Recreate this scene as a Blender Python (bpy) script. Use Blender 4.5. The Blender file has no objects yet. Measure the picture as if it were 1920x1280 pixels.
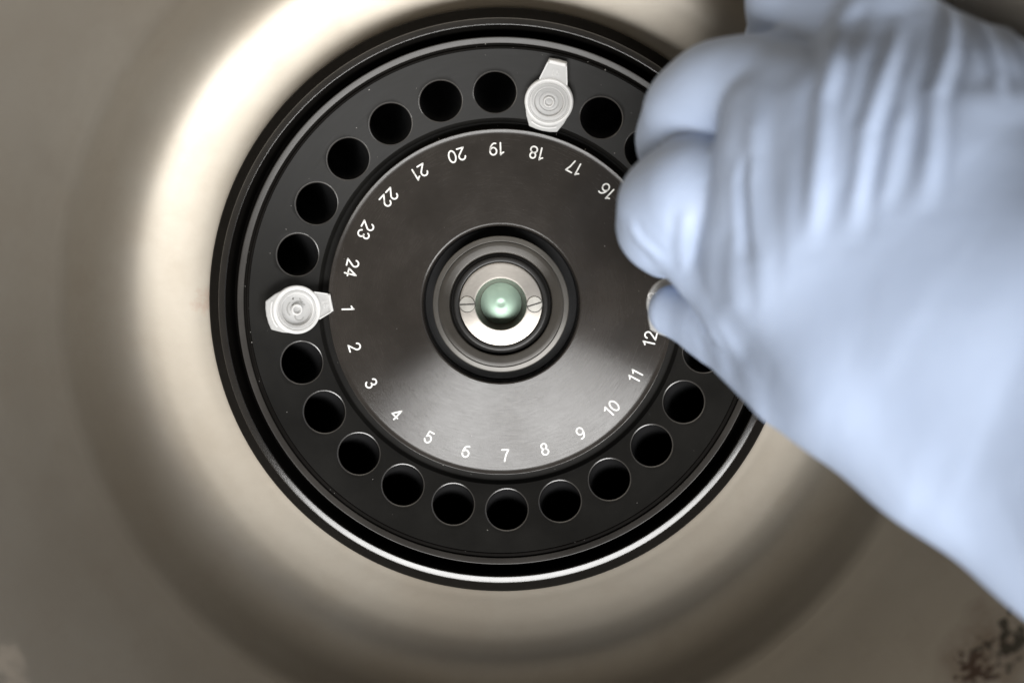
import bpy, bmesh, math, random
import numpy as np
from mathutils import Matrix, Vector

MM = 0.001
rng = random.Random(7)
scene = bpy.context.scene
COL = scene.collection
rad = math.radians

# ------------------------------------------------------------------ camera
cam_data = bpy.data.cameras.new("camera")
cam = bpy.data.objects.new("camera", cam_data)
COL.objects.link(cam)
cam.location = (2.97 * MM, 14.77 * MM, 359.85 * MM)
cam.rotation_euler = (rad(-4.0), 0, 0)
cam_data.sensor_width = 36.0
cam_data.lens = 46.55
cam_data.clip_start = 0.005
cam_data.clip_end = 20.0
cam_data.dof.use_dof = True
cam_data.dof.focus_distance = 0.360
cam_data.dof.aperture_fstop = 6.3
scene.camera = cam

# ------------------------------------------------------------------ light of the room
world = bpy.data.worlds.new("World")
scene.world = world
world.use_nodes = True
wb = world.node_tree.nodes["Background"]
wb.inputs[0].default_value = (1.0, 0.87, 0.70, 1)
wb.inputs[1].default_value = 0.055


def area(name, loc, aim, sx, sy, watts, color):
    d = bpy.data.lights.new(name, 'AREA')
    d.shape = 'RECTANGLE'
    d.size, d.size_y = sx, sy
    d.energy = watts
    d.color = color
    o = bpy.data.objects.new(name, d)
    COL.objects.link(o)
    o.location = loc
    o.rotation_euler = (Vector(aim) - Vector(loc)).to_track_quat('-Z', 'Y').to_euler()
    return o


# a ceiling luminaire above and towards the lower edge of the picture
area("ceiling_panel_light", (0.30, -0.76, 1.25), (0.30, -0.75, 0.0), 1.70, 0.62, 60.0, (1.0, 0.99, 0.975))

vs = scene.view_settings
vs.view_transform = 'Standard'
vs.look = 'None'
vs.exposure = 0.0
vs.gamma = 1.0
vs.use_curve_mapping = False
scene.render.engine = 'CYCLES'
scene.cycles.use_denoising = True
scene.cycles.max_bounces = 10


# ------------------------------------------------------------------ materials
class NT:
    """Thin wrapper for building a principled material."""

    def __init__(self, name):
        self.m = bpy.data.materials.new(name)
        self.m.use_nodes = True
        self.t = self.m.node_tree
        self.b = self.t.nodes["Principled BSDF"]

    def n(self, kind, **kw):
        nd = self.t.nodes.new(kind)
        for k, v in kw.items():
            setattr(nd, k, v)
        return nd

    def link(self, a, b):
        self.t.links.new(a, b)

    def set(self, **kw):
        for k, v in kw.items():
            i = self.b.inputs[k.replace('_', ' ')]
            i.default_value = v if not isinstance(v, tuple) or len(v) == 4 else (*v, 1)
        return self

    def math(self, op, a, b=None, clamp=False):
        nd = self.n('ShaderNodeMath', operation=op)
        nd.use_clamp = clamp
        for i, v in enumerate((a, b)):
            if v is None:
                continue
            if isinstance(v, (int, float)):
                nd.inputs[i].default_value = v
            else:
                self.link(v, nd.inputs[i])
        return nd.outputs[0]

    def coord(self):
        return self.n('ShaderNodeTexCoord').outputs['Object']

    def noise(self, vec, scale, detail=4, rough=0.55):
        nd = self.n('ShaderNodeTexNoise')
        nd.inputs['Scale'].default_value = scale
        nd.inputs['Detail'].default_value = detail
        nd.inputs['Roughness'].default_value = rough
        if vec is not None:
            self.link(vec, nd.inputs['Vector'])
        return nd.outputs['Fac']

    def ramp(self, fac, *stops):
        nd = self.n('ShaderNodeValToRGB')
        el = nd.color_ramp.elements
        while len(el) < len(stops):
            el.new(0.5)
        for e, (p, c) in zip(el, stops):
            e.position = p
            e.color = (c, c, c, 1) if isinstance(c, (int, float)) else (*c, 1)
        self.link(fac, nd.inputs[0])
        return nd.outputs[0]

    def mixc(self, fac, a, b):
        nd = self.n('ShaderNodeMix', data_type='RGBA')
        if isinstance(fac, (int, float)):
            nd.inputs[0].default_value = fac
        else:
            self.link(fac, nd.inputs[0])
        for s, v in ((6, a), (7, b)):
            if isinstance(v, tuple):
                nd.inputs[s].default_value = (*v, 1)
            else:
                self.link(v, nd.inputs[s])
        return nd.outputs[2]

    def bump(self, h, strength, dist):
        nd = self.n('ShaderNodeBump')
        nd.inputs['Strength'].default_value = strength
        nd.inputs['Distance'].default_value = dist
        self.link(h, nd.inputs['Height'])
        self.link(nd.outputs[0], self.b.inputs['Normal'])

    def polar(self, fr, fa):
        """Vector (radius*fr, angle*fa, z*fr): noise stretched along the turning marks."""
        x = self.n('ShaderNodeSeparateXYZ')
        self.link(self.coord(), x.inputs[0])
        r = self.math('SQRT', self.math('ADD', self.math('MULTIPLY', x.outputs[0], x.outputs[0]),
                                        self.math('MULTIPLY', x.outputs[1], x.outputs[1])))
        a = self.math('ARCTAN2', x.outputs[1], x.outputs[0])
        c = self.n('ShaderNodeCombineXYZ')
        self.link(self.math('MULTIPLY', r, fr), c.inputs[0])
        self.link(self.math('MULTIPLY', a, fa), c.inputs[1])
        self.link(self.math('MULTIPLY', x.outputs[2], fr), c.inputs[2])
        return c.outputs[0]

    def radial_tangent(self):
        t = self.n('ShaderNodeTangent', direction_type='RADIAL', axis='Z')
        self.link(t.outputs[0], self.b.inputs['Tangent'])


def turned_metal(name, base, metallic, r0, r1, ior=1.5, aniso=0.6, groove=0.06, smudge=0.25, tint=None):
    """Lathe-turned or brushed round metal: concentric marks, smudges, worn tone."""
    k = NT(name)
    k.set(Metallic=metallic, IOR=ior, Anisotropic=aniso)
    k.b.inputs['Anisotropic Rotation'].default_value = 0.25
    k.radial_tangent()
    fine = k.noise(k.polar(2600.0, 9.0), 1.0, 4, 0.65)
    smear = k.noise(k.coord(), 55.0, 6, 0.62)
    dust = k.noise(k.coord(), 900.0, 3, 0.7)
    rr = k.math('ADD', k.math('MULTIPLY', fine, (r1 - r0) * 0.6), r0)
    rr = k.math('ADD', rr, k.math('MULTIPLY', smear, (r1 - r0) * 0.8))
    k.link(rr, k.b.inputs['Roughness'])
    t = tint or tuple(c * (1 + 1.4 * smudge) for c in base)
    k.link(k.mixc(k.ramp(smear, (0.35, 0.0), (0.75, 1.0)), base, t), k.b.inputs['Base Color'])
    k.bump(k.math('ADD', fine, k.math('MULTIPLY', dust, 0.15)), groove, 0.00005)
    return k.m


M = {}
M['ring'] = turned_metal('black_anodised_ring', (0.0075, 0.0072, 0.0066), 0.0, 0.33, 0.50, 1.22, 0.3, 0.06, 0.5)
M['cone'] = turned_metal('black_anodised_cone', (0.021, 0.0183, 0.0160), 0.0, 0.12, 0.32, 1.50, 0.80, 0.5, 0.4)
M['rim'] = turned_metal('black_anodised_rim', (0.006, 0.0055, 0.005), 0.0, 0.26, 0.38, 1.05, 0.5, 0.08, 0.4)
M['lip'] = turned_metal('polished_lip', (0.012, 0.011, 0.010), 0.0, 0.13, 0.24, 1.72, 0.8, 0.1, 0.3)
M['bare'] = turned_metal('worn_rim_edge', (0.020, 0.018, 0.016), 0.0, 0.26, 0.42, 1.42, 0.4, 0.5, 0.5)
M['edge'] = turned_metal('worn_hole_edge', (0.03, 0.028, 0.026), 0.0, 0.22, 0.34, 1.7, 0.0, 0.1, 0.5)
M['bore'] = turned_metal('bore_black', (0.013, 0.013, 0.0135), 0.0, 0.24, 0.40, 1.42, 0.2, 0.03, 0.3)
M['hub'] = turned_metal('hub_dark_steel', (0.030, 0.027, 0.023), 0.10, 0.22, 0.36, 1.45, 0.7, 0.25, 0.5)
M['chamf'] = turned_metal('hub_worn_chamfer', (0.06, 0.056, 0.05), 0.35, 0.28, 0.45, 1.7, 0.5, 0.4, 0.5)
M['hubblack'] = turned_metal('hub_black', (0.012, 0.0115, 0.011), 0.0, 0.25, 0.4, 1.45, 0.4, 0.1, 0.4)
M['washer'] = turned_metal('washer_steel', (0.52, 0.49, 0.45), 1.0, 0.32, 0.44, 1.5, 0.5, 0.25, 0.1)
M['screw'] = turned_metal('screw_steel', (0.40, 0.39, 0.36), 1.0, 0.28, 0.45, 1.5, 0.1, 0.2, 0.1)
M['green'] = turned_metal('spindle_green_metal', (0.36, 0.49, 0.40), 0.9, 0.34, 0.46, 1.5, 0.2, 0.1, 0.1)
M['sleeve'] = turned_metal('spindle_sleeve_metal', (0.07, 0.055, 0.045), 0.5, 0.3, 0.45, 1.5, 0.2, 0.1, 0.3)
k = NT('white_numeral_paint').set(Base_Color=(0.82, 0.82, 0.80), Roughness=0.5)
k.link(k.mixc(k.ramp(k.noise(k.coord(), 900.0, 4, 0.7), (0.52, 0.0), (0.68, 1.0)), (0.80, 0.80, 0.78), (0.42, 0.41, 0.39)), k.b.inputs['Base Color'])
M['white'] = k.m
k = NT('slot_dark').set(Base_Color=(0.03, 0.028, 0.025), Roughness=0.6)
M['dark'] = k.m
k = NT('lint_white').set(Base_Color=(0.55, 0.53, 0.50), Roughness=0.7)
M['lint'] = k.m


def plastic(name, base, cover, rough):
    """Thin frosted polypropylene: every wall lets part of the light straight through."""
    k = NT(name)
    k.set(Base_Color=base, Roughness=rough, IOR=1.49)
    nz = k.noise(k.coord(), 500.0, 3, 0.6)
    k.bump(nz, 0.12, 0.0001)
    tr = k.n('ShaderNodeBsdfTransparent')
    tr.inputs[0].default_value = (0.97, 0.97, 0.965, 1)
    tl = k.n('ShaderNodeBsdfTranslucent')
    tl.inputs[0].default_value = (*base, 1)
    m1 = k.n('ShaderNodeMixShader')
    m1.inputs[0].default_value = 0.25
    k.link(k.b.outputs[0], m1.inputs[1])
    k.link(tl.outputs[0], m1.inputs[2])
    m2 = k.n('ShaderNodeMixShader')
    m2.inputs[0].default_value = cover
    k.link(tr.outputs[0], m2.inputs[1])
    k.link(m1.outputs[0], m2.inputs[2])
    out = next(n for n in k.t.nodes if n.type == 'OUTPUT_MATERIAL')
    k.link(m2.outputs[0], out.inputs['Surface'])
    return k.m


M['pp'] = plastic('milky_polypropylene', (0.92, 0.92, 0.915), 0.40, 0.25)
M['ppthick'] = plastic('milky_polypropylene_thick', (0.93, 0.93, 0.925), 0.66, 0.25)
M['residue'] = plastic('grey_residue', (0.40, 0.40, 0.39), 0.6, 0.3)
M['ppclear'] = plastic('clear_polypropylene', (0.85, 0.85, 0.84), 0.14, 0.2)

# chamber steel: satin, stained
k = NT('chamber_satin_steel')
k.set(IOR=1.5)
k.b.inputs['Coat Weight'].default_value = 0.8
k.b.inputs['Coat Roughness'].default_value = 0.42
k.b.inputs['Coat IOR'].default_value = 1.6
co = k.coord()
big = k.noise(co, 14.0, 5, 0.6)
mid = k.noise(co, 70.0, 5, 0.6)
grain = k.noise(co, 1500.0, 3, 0.7)
base = k.mixc(k.ramp(big, (0.35, 0.0), (0.70, 1.0)), (0.375, 0.330, 0.268), (0.435, 0.398, 0.338))
base = k.mixc(k.math('MULTIPLY', k.ramp(mid, (0.50, 0.0), (0.75, 1.0)), 0.25), base, (0.30, 0.252, 0.19))
# rust and grime spots with a shape of their own, on two patches of the wall
def spot_mask(center, radius, scale, lo, hi):
    vm = k.n('ShaderNodeVectorMath', operation='DISTANCE')
    k.link(co, vm.inputs[0])
    vm.inputs[1].default_value = center
    near = k.math('SUBTRACT', 1.0, k.math('DIVIDE', vm.outputs['Value'], radius), clamp=True)
    nz = k.noise(co, scale, 4, 0.6)
    return k.ramp(k.math('MULTIPLY', k.math('POWER', near, 0.6), nz), (lo, 0.0), (hi, 1.0))


s1 = spot_mask((0.1105, -0.0705, 0.0750), 0.0170, 380.0, 0.41, 0.45)
s2 = spot_mask((0.1058, -0.0772, 0.0735), 0.0190, 520.0, 0.43, 0.47)
s3 = spot_mask((-0.1085, -0.0765, 0.0765), 0.013, 300.0, 0.30, 0.48)
s4 = spot_mask((-0.0825, 0.0004, -0.008), 0.006, 300.0, 0.26, 0.44)
base = k.mixc(k.math('MULTIPLY', s3, 0.2), base, (0.16, 0.08, 0.04))
base = k.mixc(k.math('MULTIPLY', s4, 0.25), base, (0.30, 0.13, 0.07))
base = k.mixc(k.math('MULTIPLY', spot_mask((0.1085, -0.0740, 0.0745), 0.020, 160.0, 0.18, 0.55), 0.65), base, (0.14, 0.085, 0.045))
base = k.mixc(s1, base, (0.028, 0.022, 0.012))
base = k.mixc(s2, base, (0.05, 0.024, 0.012))
k.link(base, k.b.inputs['Base Color'])
metal = k.math('SUBTRACT', 0.86, k.math('MAXIMUM', k.math('MAXIMUM', s1, s2), k.math('MULTIPLY', s3, 0.6)), clamp=True)
k.link(metal, k.b.inputs['Metallic'])
k.link(k.math('MULTIPLY', k.math('SUBTRACT', 1.0, k.math('MAXIMUM', s1, s2), clamp=True), 0.8), k.b.inputs['Coat Weight'])
k.link(k.math('ADD', 0.45, k.math('MULTIPLY', k.math('ADD', mid, grain), 0.08)), k.b.inputs['Roughness'])
k.bump(k.math('ADD', k.math('MULTIPLY', mid, 1.0), k.math('MULTIPLY', grain, 0.1)), 0.10, 0.0006)
M['steel'] = k.m

# nitrile glove
k = NT('blue_nitrile')
co = k.coord()
nz = k.noise(co, 26.0, 4, 0.55)
k.link(k.mixc(k.ramp(nz, (0.3, 0.0), (0.7, 1.0)), (0.42, 0.505, 0.675), (0.445, 0.53, 0.695)), k.b.inputs['Base Color'])
k.set(Roughness=0.56, IOR=1.45)
k.b.inputs['Subsurface Weight'].default_value = 0.12
k.b.inputs['Subsurface Radius'].default_value = (0.8, 0.9, 1.0)
k.b.inputs['Subsurface Scale'].default_value = 0.002
w1 = k.noise(co, 190.0, 3, 0.5)
w2 = k.noise(co, 1400.0, 2, 0.5)
k.bump(k.math('ADD', w1, k.math('MULTIPLY', w2, 0.12)), 0.16, 0.0009)
M['glove'] = k.m


# ------------------------------------------------------------------ mesh helpers
def make(name, verts, faces, mat, parent=None, sharp=35, matrix=None, scale=MM):
    me = bpy.data.meshes.new(name)
    me.from_pydata([tuple(c * scale for c in v) for v in verts], [], faces)
    bm = bmesh.new()
    bm.from_mesh(me)
    bmesh.ops.remove_doubles(bm, verts=bm.verts, dist=1e-6)
    bmesh.ops.recalc_face_normals(bm, faces=bm.faces)
    bm.to_mesh(me)
    bm.free()
    me.polygons.foreach_set('use_smooth', [True] * len(me.polygons))
    if sharp:
        me.set_sharp_from_angle(angle=rad(sharp))
    me.materials.append(mat)
    o = bpy.data.objects.new(name, me)
    COL.objects.link(o)
    if parent:
        o.parent = parent
    if matrix is not None:
        o.matrix_local = matrix
    return o


def empty(name, matrix=None, parent=None):
    o = bpy.data.objects.new(name, None)
    o.empty_display_size = 0.01
    COL.objects.link(o)
    if parent:
        o.parent = parent
    if matrix is not None:
        o.matrix_local = matrix
    return o


def tag(o, label=None, cat=None, group=None, kind=None):
    for key, v in (('label', label), ('category', cat), ('group', group), ('kind', kind)):
        if v:
            o[key] = v
    return o


def fillet(pts, r=0.25, n=3):
    """Round the corners of an open (R, z) profile."""
    out = [pts[0]]
    for a, b, c in zip(pts, pts[1:], pts[2:]):
        A, B, C = Vector(a), Vector(b), Vector(c)
        u, v = A - B, C - B
        if u.length < 1e-6 or v.length < 1e-6 or u.angle(v) > rad(172):
            out.append(b)
            continue
        d = min(r, u.length * 0.45, v.length * 0.45)
        P, Q = B + u.normalized() * d, B + v.normalized() * d
        for i in range(n + 1):
            t = i / n
            w = P * (1 - t) ** 2 + B * 2 * t * (1 - t) + Q * t * t
            out.append((w.x, w.y))
    out.append(pts[-1])
    return out


def lathe(name, prof, mat, parent=None, seg=192, sharp=35, matrix=None, close=False):
    v, f = [], []
    n = len(prof)
    for i in range(seg):
        a = 2 * math.pi * i / seg
        ca, sa = math.cos(a), math.sin(a)
        for R, z in prof:
            v.append((R * ca, R * sa, z))
    for i in range(seg):
        j = (i + 1) % seg
        for q in range(n if close else n - 1):
            q2 = (q + 1) % n
            f.append((i * n + q, j * n + q, j * n + q2, i * n + q2))
    me = make(name, v, f, mat, parent, sharp, matrix)
    return me


def spline(pts, m=6):
    out = []
    P = [Vector(p) for p in pts]
    P = [P[0] * 2 - P[1]] + P + [P[-1] * 2 - P[-2]]
    for i in range(1, len(P) - 2):
        for s in range(m):
            t = s / m
            a, b, c, d = P[i - 1], P[i], P[i + 1], P[i + 2]
            q = 0.5 * ((2 * b) + (c - a) * t + (2 * a - 5 * b + 4 * c - d) * t * t + (3 * b - a - 3 * c + d) * t ** 3)
            out.append(tuple(q))
    out.append(tuple(P[-2]))
    return out


def ribbon(lines, w, h, base=-0.05):
    """Flat raised strokes with round ends: polylines in x,y, half width w, height h."""
    V, F = [], []
    for pl in lines:
        P = [Vector(p) for p in pl]
        closed = (P[0] - P[-1]).length < 1e-4
        secs = []
        if closed:
            P = P[:-1]
        m = len(P)
        for i in range(m):
            pr = P[i - 1] if (closed or i > 0) else None
            nx = P[(i + 1) % m] if (closed or i < m - 1) else None
            d1 = (P[i] - pr).normalized() if pr is not None else None
            d2 = (nx - P[i]).normalized() if nx is not None else None
            d = ((d1 or d2) + (d2 or d1)).normalized()
            nrm = Vector((-d.y, d.x))
            ref = d1 or d2
            cs = abs(nrm.dot(Vector((-ref.y, ref.x))))
            secs.append((P[i], nrm, w / max(cs, 0.62), d))
        if not closed:
            a, b = secs[0], secs[-1]
            head = [(a[0] - a[3] * w * math.sin(t), a[1], w * math.cos(t), a[3]) for t in (1.5, 1.15, 0.8, 0.4)]
            tail = [(b[0] + b[3] * w * math.sin(t), b[1], w * math.cos(t), b[3]) for t in (0.4, 0.8, 1.15, 1.5)]
            secs = head + secs + tail
        s0 = len(V)
        for p, nn, ww, d in secs:
            l, r = p + nn * ww, p - nn * ww
            l2, r2 = p + nn * ww * 0.8, p - nn * ww * 0.8
            V += [(l.x, l.y, base), (l2.x, l2.y, h), (r2.x, r2.y, h), (r.x, r.y, base)]
        cnt = len(secs)
        for i in range(cnt if closed else cnt - 1):
            j = (i + 1) % cnt
            for q in range(3):
                F.append((s0 + i * 4 + q, s0 + i * 4 + q + 1, s0 + j * 4 + q + 1, s0 + j * 4 + q))
        if not closed:
            F.append((s0, s0 + 1, s0 + 2, s0 + 3))
            e = s0 + (cnt - 1) * 4
            F.append((e + 3, e + 2, e + 1, e))
    return V, F


def arc(cx, cy, rx, ry, a0, a1, n=14):
    return [(cx + rx * math.cos(rad(a0 + (a1 - a0) * i / n)), cy + ry * math.sin(rad(a0 + (a1 - a0) * i / n))) for i in range(n + 1)]


six = [arc(0.30, 0.31, 0.27, 0.31, 0, 360, 22), [(0.035, 0.36)] + arc(0.42, 0.38, 0.375, 0.60, 170, 78, 10)]
DIGIT = {
    '0': [arc(0.30, 0.5, 0.28, 0.5, 0, 360, 24)],
    '1': [[(0.13, 0.80), (0.26, 0.87), (0.36, 1.0)], [(0.36, 1.0), (0.36, 0.0)]],
    '2': [arc(0.30, 0.715, 0.26, 0.285, 170, -38, 14) + [(0.04, 0.0)], [(0.04, 0.0), (0.57, 0.0)]],
    '3': [arc(0.29, 0.755, 0.235, 0.245, 165, -88, 12), arc(0.29, 0.265, 0.27, 0.265, 88, -165, 12)],
    '4': [[(0.44, 0.0), (0.44, 1.0)], [(0.44, 1.0), (0.0, 0.28)], [(0.0, 0.28), (0.60, 0.28)]],
    '5': [[(0.53, 1.0), (0.13, 1.0)], [(0.13, 1.0), (0.07, 0.50)] + arc(0.30, 0.325, 0.265, 0.325, 145, -160, 16)],
    '6': six,
    '7': [[(0.04, 1.0), (0.57, 1.0)], [(0.57, 1.0), (0.36, 0.58), (0.22, 0.0)]],
    '8': [arc(0.30, 0.755, 0.225, 0.245, 0, 360, 18), arc(0.30, 0.26, 0.27, 0.26, 0, 360, 20)],
    '9': [[(0.60 - x, 1.0 - y) for x, y in ln] for ln in six],
}


def number_lines(txt, H):
    adv = {'1': 0.56}
    tot = sum(adv.get(c, 0.80) for c in txt) - 0.20
    x = -tot / 2
    out = []
    for c in txt:
        sh = -0.10 if c == '1' and len(txt) > 1 else (-0.05 if c == '1' else 0.0)
        for ln in DIGIT[c]:
            out.append([((p[0] + x + sh) * H, (p[1] - 0.5) * H) for p in ln])
        x += adv.get(c, 0.80)
    return out


def frame(ex, ey, ez, loc):
    m = Matrix.Identity(4)
    for i, e in enumerate((ex, ey, ez)):
        for j in range(3):
            m[j][i] = e[j]
    m.translation = Vector(loc) * MM
    return m


# ------------------------------------------------------------------ the chamber
prof = spline([(18, -52), (60, -52), (76, -50), (79.8, -44), (80.3, -20)], 4) + spline([(80.4, -9.6), (81.0, -8.8),
              (84, -8.0), (91, -6.1), (96, -4.2), (100.5, -1.2), (104.2, 3.2), (107.2, 9.0), (109.3, 16.0), (110.8, 22.0), (112.1, 25.6),
              (113.6, 29.0), (117, 37), (124, 55), (134, 81), (140, 97), (141.5, 99.6), (144, 101), (149, 101.8), (195, 102.4)], 7)
bowl = lathe('chamber_bowl', prof, M['steel'], seg=256, sharp=70)
tag(bowl, 'stained satin steel bowl of the chamber surrounding the black rotor', kind='structure')

# ------------------------------------------------------------------ the rotor
rotor = empty('centrifuge_rotor')
tag(rotor, 'black round rotor with numbered tube holes and a steel hub', 'rotor')

TILT = rad(24)
CT, ST = math.cos(TILT), math.sin(TILT)
RH, RHOLE = 56.7, 5.72
zc = lambda R: (R - RH) * math.tan(TILT)
AZ = lambda n: rad(181.6 + 15 * (n - 1))

# outer rim with its groove and worn lip
rim_prof = fillet([(67.55, -6), (67.6, 4.60), (67.75, 4.95), (68.15, 5.0), (68.35, 4.4), (68.75, 4.4),
                   (68.95, 5.0), (70.45, 5.5), (70.55, -4.0), (73.25, -4.0), (73.3, 8.0)], 0.12, 2)
rim = lathe('rim', rim_prof, M['rim'], rotor, 256, 30)
lip_prof = fillet([(75.05, 7.62), (75.3, 7.3), (78.35, 3.4), (78.8, 2.4), (78.85, -2.5), (77, -9), (72, -42), (66, -46), (22, -47)], 0.15, 3)
lip = lathe('rim_lip', lip_prof, M['rim'], rotor, 256, 30)
chamfer = lathe('lip_chamfer', fillet([(73.25, 7.4), (73.3, 8.02), (73.45, 8.10), (75.0, 7.90), (75.16, 7.80), (75.22, 7.2)], 0.08, 2), M['lip'], lip, 256, 30)
band = lathe('rim_edge_band', fillet([(68.93, 4.7), (69.0, 5.10), (69.05, 5.17), (70.35, 5.62), (70.56, 5.60), (70.62, 5.2)], 0.06, 2), M['bare'], rim, 256, 40)

# the sloping ring with its 24 holes
RI, RO = 50.2, 67.55
V, F = [], []
PER = 16
sq = [(-1 + 2 * i / PER, -1) for i in range(PER)] + [(1, -1 + 2 * i / PER) for i in range(PER)] + \
     [(1 - 2 * i / PER, 1) for i in range(PER)] + [(-1, 1 - 2 * i / PER) for i in range(PER)]
half = rad(7.5)


def hole_pt(al, r, dz=0.0):
    t, s = r * math.sin(al), r * math.cos(al) * CT
    x, y = RH + s, t
    R = math.hypot(x, y)
    return R, math.atan2(y, x), zc(R) + dz


for n in range(1, 25):
    a0 = AZ(n)
    rows = []
    for u, v in sq:
        Rb = RI + (RO - RI) * (u + 1) / 2
        ab = v * half
        al = math.atan2(Rb * math.sin(ab), (Rb * math.cos(ab) - RH) / CT)
        e = hole_pt(al, RHOLE + 0.30)
        mid_ = hole_pt(al, RHOLE + 0.02, -0.14)
        low = hole_pt(al, RHOLE - 0.05, -0.42)
        pts = [(Rb, ab, zc(Rb))]
        for t in (0.5, 0.85):
            Rm, am = Rb + (e[0] - Rb) * t, ab + (e[1] - ab) * t
            pts.append((Rm, am, zc(Rm)))
        pts += [e, mid_, low]
        rows.append([(R * math.cos(a0 + a), R * math.sin(a0 + a), z) for R, a, z in pts])
    s0 = len(V)
    L = len(rows[0])
    for r in rows:
        V += r
    for i in range(len(rows)):
        j = (i + 1) % len(rows)
        for q in range(L - 1):
            F.append((s0 + i * L + q, s0 + j * L + q, s0 + j * L + q + 1, s0 + i * L + q + 1))
tube_ring = make('tube_ring', V, F, M['ring'], rotor, 25)
tube_ring.data.materials.append(M['edge'])
for p in tube_ring.data.polygons:
    c = p.center
    if p.area < 0.6e-6 and abs(c.z / MM - zc(math.hypot(c.x, c.y) / MM)) > 0.03:
        p.material_index = 1

# bores: one sleeve mesh shared by the 24 holes
bore_prof = [(RHOLE - 0.05, -0.30), (RHOLE - 0.12, -6), (RHOLE - 0.15, -20), (RHOLE - 0.4, -26), (2.4, -39), (0.02, -40)]
bore0 = None


def hole_frame(n):
    a = AZ(n)
    er = Vector((math.cos(a), math.sin(a), 0))
    s = er * CT + Vector((0, 0, ST))
    nrm = -er * ST + Vector((0, 0, CT))
    return er, s, nrm, er * RH


for n in range(1, 25):
    er, s, nrm, c = hole_frame(n)
    mt = frame(s, nrm.cross(s), nrm, c)
    if bore0 is None:
        bore0 = lathe('bore', bore_prof, M['bore'], rotor, 48, 40, mt)
    else:
        o = bore0.copy()
        COL.objects.link(o)
        o.parent = rotor
        o.matrix_local = mt

# recess between the ring and the raised centre, then the brushed cone with its numbers
SL = rad(11)
zk = lambda R: -0.6 + (46.6 - R) * math.tan(SL)
lathe('recess', fillet([(50.25, zc(50.25) + 0.02), (49.9, -3.4), (49.3, -4.6), (47.2, -4.9), (46.9, -3.0)], 0.3, 3), M['ring'], rotor, 256, 40)
# the cone runs out into a low raised edge whose inner side slopes back towards the hub
ze = zk(45.6)
cone_prof = [(47.05, -4.6), (47.05, ze + 0.02), (46.98, ze + 0.16), (46.85, ze + 0.20), (46.65, ze + 0.15), (46.3, ze + 0.03), (46.0, ze - 0.04), (45.7, ze - 0.04), (45.3, zk(45.3))]
cone_prof += [(38, zk(38)), (30, zk(30)), (22.2, zk(22.2))]
cone_prof += [(21.7, zk(21.7) - 0.02), (21.35, zk(21.5) - 0.22), (21.1, zk(21.5) - 0.6), (21.0, zk(21) - 1.2), (20.8, 0.0)]
lathe('hub_recess', fillet([(20.95, 0.6), (20.7, -1.6), (18.2, -1.8)], 0.3, 2), M['bore'], rotor, 160, 40)
cone = lathe('number_cone', cone_prof, M['cone'], rotor, 256, 30)
RN = 41.6
for n in range(1, 25):
    a = AZ(n)
    er = Vector((math.cos(a), math.sin(a), 0))
    up = -er * math.cos(SL) + Vector((0, 0, math.sin(SL)))
    nn = er * math.sin(SL) + Vector((0, 0, math.cos(SL)))
    ex = up.cross(nn)
    vv, ff = ribbon(number_lines(str(n), 3.25), 0.245, 0.045)
    num = make('number', vv, ff, M['white'], rotor, 30, frame(ex, up, nn, er * RN + Vector((0, 0, zk(RN)))))
    num['label'] = 'white painted number %d' % n

# hub
hub_prof = fillet([(18.3, -1.8), (18.25, 6.0)], 0.12, 2)
hub = lathe('hub', hub_prof, M['hubblack'], rotor, 192, 30)
lathe('hub_chamfer', fillet([(18.25, 5.95), (18.15, 6.45), (18.0, 6.6), (16.95, 6.84), (16.82, 6.85), (16.78, 6.6), (16.6, 6.55)], 0.10, 2), M['chamf'], hub, 192, 30)
lathe('hub_collar', fillet([(16.6, 6.55), (16.56, 7.0), (15.6, 7.05), (14.0, 6.85), (13.75, 6.7), (13.65, 4.2), (13.0, 4.0)], 0.10, 2), M['hub'], hub, 192, 30)
lathe('seal_ring', fillet([(13.62, 4.1), (13.3, 5.0), (12.9, 5.2), (12.75, 5.9), (12.3, 6.3), (11.5, 6.3), (11.25, 6.1), (11.2, 4.0)], 0.15, 2), M['hubblack'], hub, 160, 30)
WS = math.tan(rad(7.0))
wz = lambda R: 6.2 + (11.0 - R) * WS
washer = lathe('washer', fillet([(11.1, 4.2), (11.05, wz(11.05)), (10.5, wz(10.5)), (7.5, wz(7.5)), (6.95, wz(7)), (6.85, 4.5)], 0.15, 3), M['washer'], hub, 160, 30)
lathe('spindle_sleeve', [(6.86, 5.4), (6.85, 5.0), (6.3, 2.4), (5.6, -1.4), (5.5, -1.8)], M['sleeve'], hub, 96, 30)
DR = 24.0
dome = [(r, -0.4 + math.sqrt(DR * DR - r * r) - DR) for r in (5.6, 5.2, 4.6, 4.0, 3.3, 2.6)]
dome += [(1.8, -0.46), (1.4, -0.42), (1.0, -0.44), (0.5, -0.50), (0.02, -0.52)]
lathe('spindle_end', dome, M['green'], hub, 96, 30)
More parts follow.
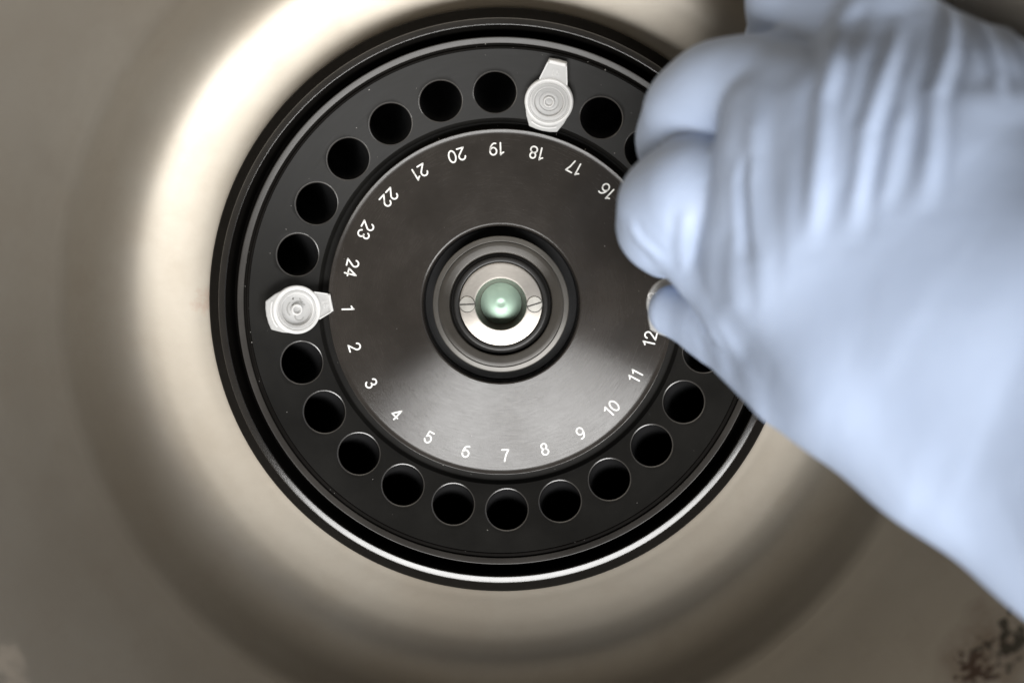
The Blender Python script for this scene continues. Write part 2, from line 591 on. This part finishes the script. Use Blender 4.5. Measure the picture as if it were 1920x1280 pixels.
for sx, rot, zz in ((-1, 2, 0.0), (1, 17, 0.0)):
    V, F = [], []
    Rs, g = 2.08, 0.17
    for side in (1, -1):
        s0 = len(V)
        lim = math.asin(g / Rs)
        pts = [(Rs * math.cos(lim + (math.pi - 2 * lim) * i / 20), side * Rs * math.sin(lim + (math.pi - 2 * lim) * i / 20)) for i in range(21)]
        pin = [(x * 0.95, side * (max(abs(y) * 0.95, g + 0.03))) for x, y in pts]
        V += [(x, y, -0.6) for x, y in pts] + [(x, y, 0.06) for x, y in pts] + [(x, y, 0.14) for x, y in pin]
        m = 21
        for q in (0, m):
            for i in range(m):
                j = (i + 1) % m
                F.append((s0 + q + i, s0 + q + j, s0 + q + m + j, s0 + q + m + i))
        F.append(tuple(s0 + 2 * m + i for i in range(m)))
    nrm = Vector((sx * math.sin(rad(7)), 0, math.cos(rad(7))))
    ex = Matrix.Rotation(rad(rot), 3, nrm) @ Vector((math.cos(rad(7)), 0, -sx * math.sin(rad(7))))
    c = Vector((sx * 9.0, 0, wz(9.0) + 0.02))
    make('screw', V, F, M['screw'], hub, 25, frame(ex, nrm.cross(ex), nrm, c))
    # dark seat the screw sinks into, seen as the ring round it and the bottom of its slot
    lathe('screw_seat', [(2.24, 0.012), (0.05, 0.012)], M['dark'], hub, 40, 30, frame(ex, nrm.cross(ex), nrm, c))

# lint and chips lying on the rotor
V, F = [], []
for i in range(130):
    a = rng.uniform(0, 2 * math.pi)
    q = rng.random()
    if q < 0.45:
        R = rng.choice([rng.uniform(47.4, 49.2), rng.uniform(67.6, 69.0)]); z = -4.75 if R < 60 else 5.15
    elif q < 0.8:
        R = rng.uniform(50.6, 67); z = zc(R)
        if any(math.hypot(R * math.cos(a) - RH * math.cos(AZ(n)), R * math.sin(a) - RH * math.sin(AZ(n))) < 6.4 for n in range(1, 25)):
            continue
    else:
        R = rng.uniform(22.5, 45.5); z = zk(R)
    s = rng.choice([0.05, 0.06, 0.07, 0.09, 0.13]) * rng.uniform(0.6, 1.1)
    if q > 0.8:
        s *= 0.7
    e, th = rng.uniform(0.8, 2.6), rng.uniform(0, 6.28)
    cx, cy = R * math.cos(a), R * math.sin(a)
    s0 = len(V)
    for px, py, pz in ((e, 0, 0), (0, 1, 0.2), (-e, 0.3, 0), (0.1, -1, 0), (0, 0, 1.1), (0, 0, -0.6)):
        V.append((cx + s * (px * math.cos(th) - py * math.sin(th)), cy + s * (px * math.sin(th) + py * math.cos(th)), z + s * pz))
    for i2 in range(4):
        j2 = (i2 + 1) % 4
        F += [(s0 + i2, s0 + j2, s0 + 4), (s0 + j2, s0 + i2, s0 + 5)]
lint = make('lint_specks', V, F, M['lint'], rotor, 20)
tag(lint, kind='stuff')


# ------------------------------------------------------------------ microtubes
def prism(poly, z0, z1, inset=0.12, c=None):
    n = len(poly)
    c = Vector(c or (sum(p[0] for p in poly) / n, sum(p[1] for p in poly) / n))
    V = [(x, y, z0) for x, y in poly] + [(x, y, z1 - inset) for x, y in poly]
    for x, y in poly:
        d = (c - Vector((x, y)))
        d = d.normalized() * inset
        V.append((x + d.x, y + d.y, z1))
    F = [tuple(range(n - 1, -1, -1)), tuple(range(2 * n, 3 * n))]
    for q in (0, n):
        for i in range(n):
            j = (i + 1) % n
            F.append((q + i, q + j, q + n + j, q + n + i))
    return V, F


def microtube(label, matrix, cap_mat, mess=False):
    t = empty('microtube', matrix)
    tag(t, label, 'test tube', 'sample tubes')
    body = fillet([(4.6, 1.9), (5.35, 1.9), (5.5, 1.2), (5.35, 0.6), (5.3, -8), (5.2, -17), (2.3, -35), (1.3, -36.6), (0.02, -37)], 0.2, 2)
    lathe('tube_body', body, M['ppclear'], t, 64, 30)
    zt = 3.6
    deep = zt - (1.5 if mess else 1.15)
    cp = [(0.02, deep + 0.25), (0.95, deep + 0.25), (1.02, zt - 0.35), (1.15, zt - 0.2), (1.38, zt - 0.2), (1.5, zt - 0.35), (1.58, deep)]
    if mess:
        cp += [(3.2, deep), (4.05, deep + 0.1), (4.3, zt - 0.25), (4.55, zt - 0.1)]
    else:
        cp += [(2.55, deep + 0.03), (2.65, deep + 0.28), (3.75, deep + 0.34), (3.9, zt - 0.35), (4.1, zt - 0.18)]
    cp += [(5.15, zt - 0.05), (5.25, zt - 0.32), (5.45, zt - 0.34), (5.6, zt), (6.25, zt), (6.5, zt - 0.2), (6.55, zt - 0.6), (6.5, zt - 1.5), (5.3, zt - 1.6), (4.7, zt - 1.7), (4.6, zt - 4.5), (0.02, zt - 3.0)]
    cap = lathe('cap', fillet(cp, 0.16, 3), cap_mat, t, 96, 30)
    # the thick moulded rings of the lid let less light through than its thin well
    cap.data.materials.append(M['ppthick'])
    for p in cap.data.polygons:
        r = math.hypot(p.center.x, p.center.y) / MM
        if (5.35 < r or 0.9 < r < 1.56 or 3.85 < r < 4.5) and p.center.z / MM > deep + 0.2:
            p.material_index = 1
    # opening tab and hinge plate
    tl = 0.87 if mess else 1.0
    tb = [(5.2, 3.9), (7.2, 3.15), (11.0 * tl, 2.45), (11.2 * tl, 0), (11.0 * tl, -2.45), (7.2, -3.15), (5.2, -3.9)]
    tab = make('tab', *prism(tb, zt - 1.25, zt - 0.42), cap_mat, t, 30)
    edge = [(10.35 * tl, 2.52), (11.25 * tl, 2.4), (11.45 * tl, 0), (11.25 * tl, -2.4), (10.35 * tl, -2.52)]
    make('tab_edge', *prism(edge, zt - 1.9, zt - 0.05, 0.35), M['ppthick'], tab, 30)
    for sy in (1, -1):
        make('tab_side', *prism([(5.6, sy * 3.85), (10.5 * tl, sy * 2.62), (10.5 * tl, sy * 2.35), (5.6, sy * 3.5)], zt - 1.4, zt - 0.2, 0.05), M['ppthick'], tab, 30)
    vv, ff = ribbon([[(y * 1.5 + 7.4, -x * 1.5 + 1.15) for x, y in [(0.36, 0), (0.36, 1)]], [(7.4, 0.25), (7.4, 0.98)]] +
                    [[(y * 1.5 + 7.4, -x * 1.5 - 0.15) for x, y in ln] for ln in DIGIT['5']], 0.12, 0.12)
    make('mark', vv, ff, cap_mat, tab, 30, Matrix.Translation((0, 0, (zt - 0.42) * MM)))
    hg = [(-7.75, 3.85), (-8.15, 2.0), (-8.3, 0), (-8.15, -2.0), (-7.75, -3.85), (-5.0, -5.2), (-2.6, -5.9)] + arc(0, 0, 5.75, 5.75, 246, 114, 12) + [(-2.6, 5.9), (-5.0, 5.2)]
    hinge = make('hinge', *prism(hg, zt - 1.3, zt - 0.45, 0.15), cap_mat, t, 30)
    vv, ff = ribbon([arc(-0.2, 0, 6.95, 6.95, 152, 208, 14)], 0.22, 0.30)
    make('hinge_rib', vv, ff, M['ppthick'], hinge, 30, Matrix.Translation((0, 0, (zt - 0.45) * MM)))
    if mess:
        # dried liquid smears and two dark specks in the cap well
        vv, ff = ribbon([arc(0.5, -2.0, 1.15, 1.15, 150, 330, 12), arc(0.9, 1.3, 1.3, 0.6, 30, 175, 10), arc(-0.2, 0.2, 2.2, 2.2, 120, 215, 10), [(1.6, 2.6), (1.9, 1.2), (2.5, 0.8)]], 0.20, 0.14)
        make('smear', vv, ff, M['residue'], cap, 30, Matrix.Translation((0, 0, (deep + 0.02) * MM)))
        vv, ff = ribbon([[(-0.7, 1.35), (-0.5, 1.4)], [(0.75, -0.95), (0.9, -1.0)], [(-0.3, 2.9), (-0.25, 3.1)]], 0.15, 0.2)
        make('speck', vv, ff, M['dark'], cap, 30, Matrix.Translation((0, 0, (deep + 0.1) * MM)))
    return t


def tube_matrix(n, h, flip, rot):
    er, s, nrm, c = hole_frame(n)
    ex = Matrix.Rotation(rad(rot), 3, nrm) @ (s * (-1 if flip else 1))
    return frame(ex, nrm.cross(ex), nrm, c + nrm * h)


microtube('milky microtube at number 18, cap tab pointing to the outer rim', tube_matrix(18, 0.3, False, 1.0), M['pp'])
microtube('milky microtube at number 1, cap tab pointing to the hub', tube_matrix(1, 1.4, True, 9.0), M['pp'], True)
microtube('clear microtube pinched between gloved thumb and index finger, mostly hidden', tube_matrix(13, 31.5, False, 75.0), M['pp'])


# ------------------------------------------------------------------ the gloved hand
# joints as (x, y, z, radius) in millimetres; the second value blends a chain into the rest
PALM = [
    ([(66.8, 18.6, 95.0, 12.5), (85.1, 4.2, 105.0, 15.5), (106.2, -8.6, 112.0, 21)], 14),
    ([(71.3, 42.0, 88.0, 13.5), (87.0, 23.7, 101.0, 15.5), (107.1, 5.3, 109.0, 21)], 14),
    ([(81.4, 58.0, 74.0, 13.5), (93.8, 38.7, 89.0, 15), (111.4, 19.6, 100.0, 20)], 14),
    ([(92.7, 57.9, 55.0, 12), (102.2, 43.9, 74.0, 14.5), (116.9, 31.9, 86.0, 19)], 14),
    ([(64.5, -13.7, 73.0, 11), (92.1, -25.5, 92.0, 16.5), (120.3, -39.2, 104.0, 24)], 11),
    ([(56.8, 12.1, 75.0, 9), (60.1, -4.7, 65.0, 9)], 10),
    ([(62.5, 6.7, 86.0, 12), (74.7, -8.4, 91.0, 14), (96.4, -18.1, 101.0, 18)], 14),
    ([(63.4, 31.1, 80.0, 12), (71.3, 30.4, 93.0, 12)], 12),
    ([(53.2, 19.0, 72.0, 9), (54.6, 4.9, 67.0, 9)], 9),
    ([(61.2, 54.0, 66.0, 8.5), (58.2, 42.6, 76.0, 9), (57.0, 33.3, 80.0, 9), (56.8, 22.1, 82.0, 9), (58.2, 12.1, 78.0, 8.5), (62.7, -2.3, 65.0, 7)], 8),
    ([(106.4, -0.6, 111.0, 26), (129.9, -13.0, 126.0, 35), (163.3, -29.3, 140.0, 37)], 14),
    ([(120.6, -31.8, 104.0, 25), (132.6, -27.1, 122.0, 33), (166.5, -34.8, 136.0, 36)], 14),
]
FINGERS = [
    ([(79.9, 52.7, 58.0, 10), (79.2, 66.3, 40.0, 10), (81.3, 58.6, 32.0, 9), (85.8, 52.3, 30.0, 8)], 3),
    ([(81.4, 58.0, 74.0, 13.5), (68.5, 71.2, 54.0, 11.5), (69.1, 62.5, 40.0, 10), (73.1, 53.2, 34.0, 8.5)], 2.0),
    ([(71.3, 42.0, 88.0, 13), (55.8, 49.0, 65.0, 11.8), (49.4, 48.4, 60.0, 12), (45.3, 45.3, 55.0, 11.6), (44.0, 40.6, 46.0, 11), (44.6, 34.9, 37.0, 10)], 0.8),
    ([(66.8, 18.6, 95.0, 12), (56.8, 22.6, 74.0, 11), (43.7, 26.6, 66.0, 12.4), (39.6, 24.2, 59.0, 12), (38.7, 20.0, 51.0, 10.6), (39.8, 16.1, 44.0, 8.4)], 0.5),
    ([(47.7, 23.2, 65.0, 9.5), (48.0, 11.9, 60.5, 9), (54.3, 1.9, 65.0, 8.4)], 5),
    ([(64.5, -13.7, 73.0, 11), (51.9, -2.6, 49.0, 9), (42.2, -0.2, 40.0, 6.5)], 0.8),
]
# folds: (line, height, width, lowest z it applies to)
FOLDS = [
    ([(74.1, 67.7), (67.2, 55.4), (63.1, 42.7), (61.1, 29.6), (59.9, 16.5)], 0.95, 1.5, 40),
    ([(80.2, 59.4), (73.7, 46.7), (69.6, 37.1), (66.2, 17.5)], 0.9, 1.5, 40),
    ([(92.9, 64.9), (87.9, 53.5), (82.4, 43.6), (77.8, 23.6)], 0.9, 1.5, 40),
    ([(97.8, 62.4), (96.2, 51.3), (95.0, 43.7)], 0.75, 1.3, 40),
    ([(104.4, 61.7), (103.5, 50.8), (102.8, 43.6)], 0.75, 1.3, 40),
    ([(52.8, 46.2), (51.3, 33.3), (51.9, 19.2), (52.1, 4.9)], 0.6, 1.6, 45),
    ([(76.8, 42.1), (72.9, 29.7), (70.7, 21.5)], 0.5, 1.5, 50),
    ([(39.6, 23.5), (39.8, 15.4), (41.7, 9.0)], 0.5, 1.4, 35),
    ([(48.6, 19.3), (48.3, 9.3), (49.0, -0.0)], 0.5, 1.5, 35),
    ([(28.4, 21.2), (31.0, 16.9), (36.6, 11.7)], 0.4, 0.8, 30),
    ([(45.2, -1.8), (49.0, -8.3), (50.5, -14.1)], 0.3, 0.9, 30),
    ([(46.4, 0.1), (50.5, -6.3), (54.2, -13.3)], 0.3, 0.9, 30),
    ([(50.1, 33.7), (49.4, 28.0), (49.6, 20.0), (50.3, 13.2)], -0.7, 0.9, 30),
    ([(84.7, 41.6), (91.4, 42.7), (100.4, 42.9), (110.1, 41.9)], 0.35, 3.2, 50),
]
HLO, HHI, HBASE = (21.6, -76.8, 16.0), (208.5, 88.7, 183.0), (100.0, 0.0, 90.0)


def seg_d(P, a, b, ra, rb):
    a, b = np.array(a, np.float32), np.array(b, np.float32)
    ab = b - a
    t = np.clip(((P - a) @ ab) / float(ab @ ab), 0, 1)
    q = P - (a + t[..., None] * ab)
    return np.sqrt((q * q).sum(-1)) - (ra + t * (rb - ra))


def smin(a, b, kk):
    h = np.clip(0.5 + 0.5 * (b - a) / kk, 0, 1)
    return b + (a - b) * h - kk * h * (1 - h)


def chain(P, js, kk=3.0):
    d = None
    for a, b in zip(js, js[1:]):
        s = seg_d(P, a[:3], b[:3], a[3], b[3])
        d = s if d is None else smin(d, s, kk)
    return d


def hand_sdf(P):
    palm = None
    for js, kk in PALM:
        c = chain(P, js, 8.0)
        palm = c if palm is None else smin(palm, c, kk)
    d = palm
    for js, kk in FINGERS:
        d = smin(d, chain(P, js, 4.0), kk)
    return d


def build_hand():
    import openvdb
    lo, hi, vox = np.array(HLO, np.float32), np.array(HHI, np.float32), 1.05
    n = np.ceil((hi - lo) / vox).astype(int)
    out = np.empty(tuple(n), np.float32)
    ys = lo[1] + vox * np.arange(n[1], dtype=np.float32)
    zs = lo[2] + vox * np.arange(n[2], dtype=np.float32)
    for i0 in range(0, n[0], 16):
        xs = lo[0] + vox * np.arange(i0, min(i0 + 16, n[0]), dtype=np.float32)
        P = np.stack(np.meshgrid(xs, ys, zs, indexing='ij'), -1)
        out[i0:i0 + len(xs)] = hand_sdf(P)
    g = openvdb.FloatGrid(background=50.0)
    g.copyFromArray(out)
    pts, quads = g.convertToQuads(0.0)
    pts = np.array(pts, np.float64) * vox + lo
    me = bpy.data.meshes.new('tmp')
    me.from_pydata(pts.tolist(), [], np.array(quads).tolist())
    bm = bmesh.new()
    bm.from_mesh(me)
    for _ in range(1):
        bmesh.ops.smooth_vert(bm, verts=bm.verts, factor=0.5, use_axis_x=True, use_axis_y=True, use_axis_z=True)
    bmesh.ops.recalc_face_normals(bm, faces=bm.faces)
    bmesh.ops.subdivide_edges(bm, edges=bm.edges, cuts=1, use_grid_fill=True)
    bmesh.ops.smooth_vert(bm, verts=bm.verts, factor=0.5, use_axis_x=True, use_axis_y=True, use_axis_z=True)
    bm.normal_update()
    bm.to_mesh(me)
    bm.free()
    nv = len(me.vertices)
    co = np.empty(nv * 3); me.vertices.foreach_get('co', co); co = co.reshape(-1, 3)
    no = np.empty(nv * 3); me.vertices.foreach_get('normal', no); no = no.reshape(-1, 3)
    # glove folds: ridges and valleys along lines over the stretched back of the glove
    disp = np.zeros(nv)
    for line, amp, wid, zmin in FOLDS:
        L = np.array(line)
        best = np.full(nv, 1e9)
        along = np.zeros(nv)
        tot = np.linalg.norm(np.diff(L[:, :2], axis=0), axis=1)
        cum = np.concatenate([[0], np.cumsum(tot)])
        for i in range(len(L) - 1):
            a, b = L[i, :2], L[i + 1, :2]
            ab = b - a
            t = np.clip(((co[:, :2] - a) @ ab) / (ab @ ab), 0, 1)
            dd = np.linalg.norm(co[:, :2] - (a + t[:, None] * ab), axis=1)
            m = dd < best
            best[m] = dd[m]
            along[m] = (cum[i] + t[m] * tot[i]) / cum[-1]
        fade = np.clip(np.minimum(along, 1 - along) * 5 + 0.12, 0, 1)
        up = np.clip((no[:, 2] + 0.15) * 2.0, 0, 1) * (co[:, 2] > zmin)
        x = best / wid
        disp += amp * fade * up * (np.exp(-x * x) - 0.42 * np.exp(-((x - 1.75) / 0.85) ** 2))
    # slack of the film
    q = co * 0.06
    disp += 0.08 * (np.sin(q[:, 0] * 2.1 + q[:, 1] * 1.3 + 1.0) * np.sin(q[:, 1] * 2.7 - q[:, 2] * 1.9 + 0.4))
    co2 = co + no * disp[:, None]
    base = np.array(HBASE)
    me.vertices.foreach_set('co', ((co2 - base) * MM).ravel())
    me.polygons.foreach_set('use_smooth', [True] * len(me.polygons))
    me.update()
    me.name = 'gloved_hand'
    me.materials.append(M['glove'])
    o = bpy.data.objects.new('gloved_hand', me)
    COL.objects.link(o)
    o.location = tuple(base * MM)
    return o


hand = build_hand()
tag(hand, 'hand in a pale blue nitrile glove pinching a tube over the rotor', 'hand')
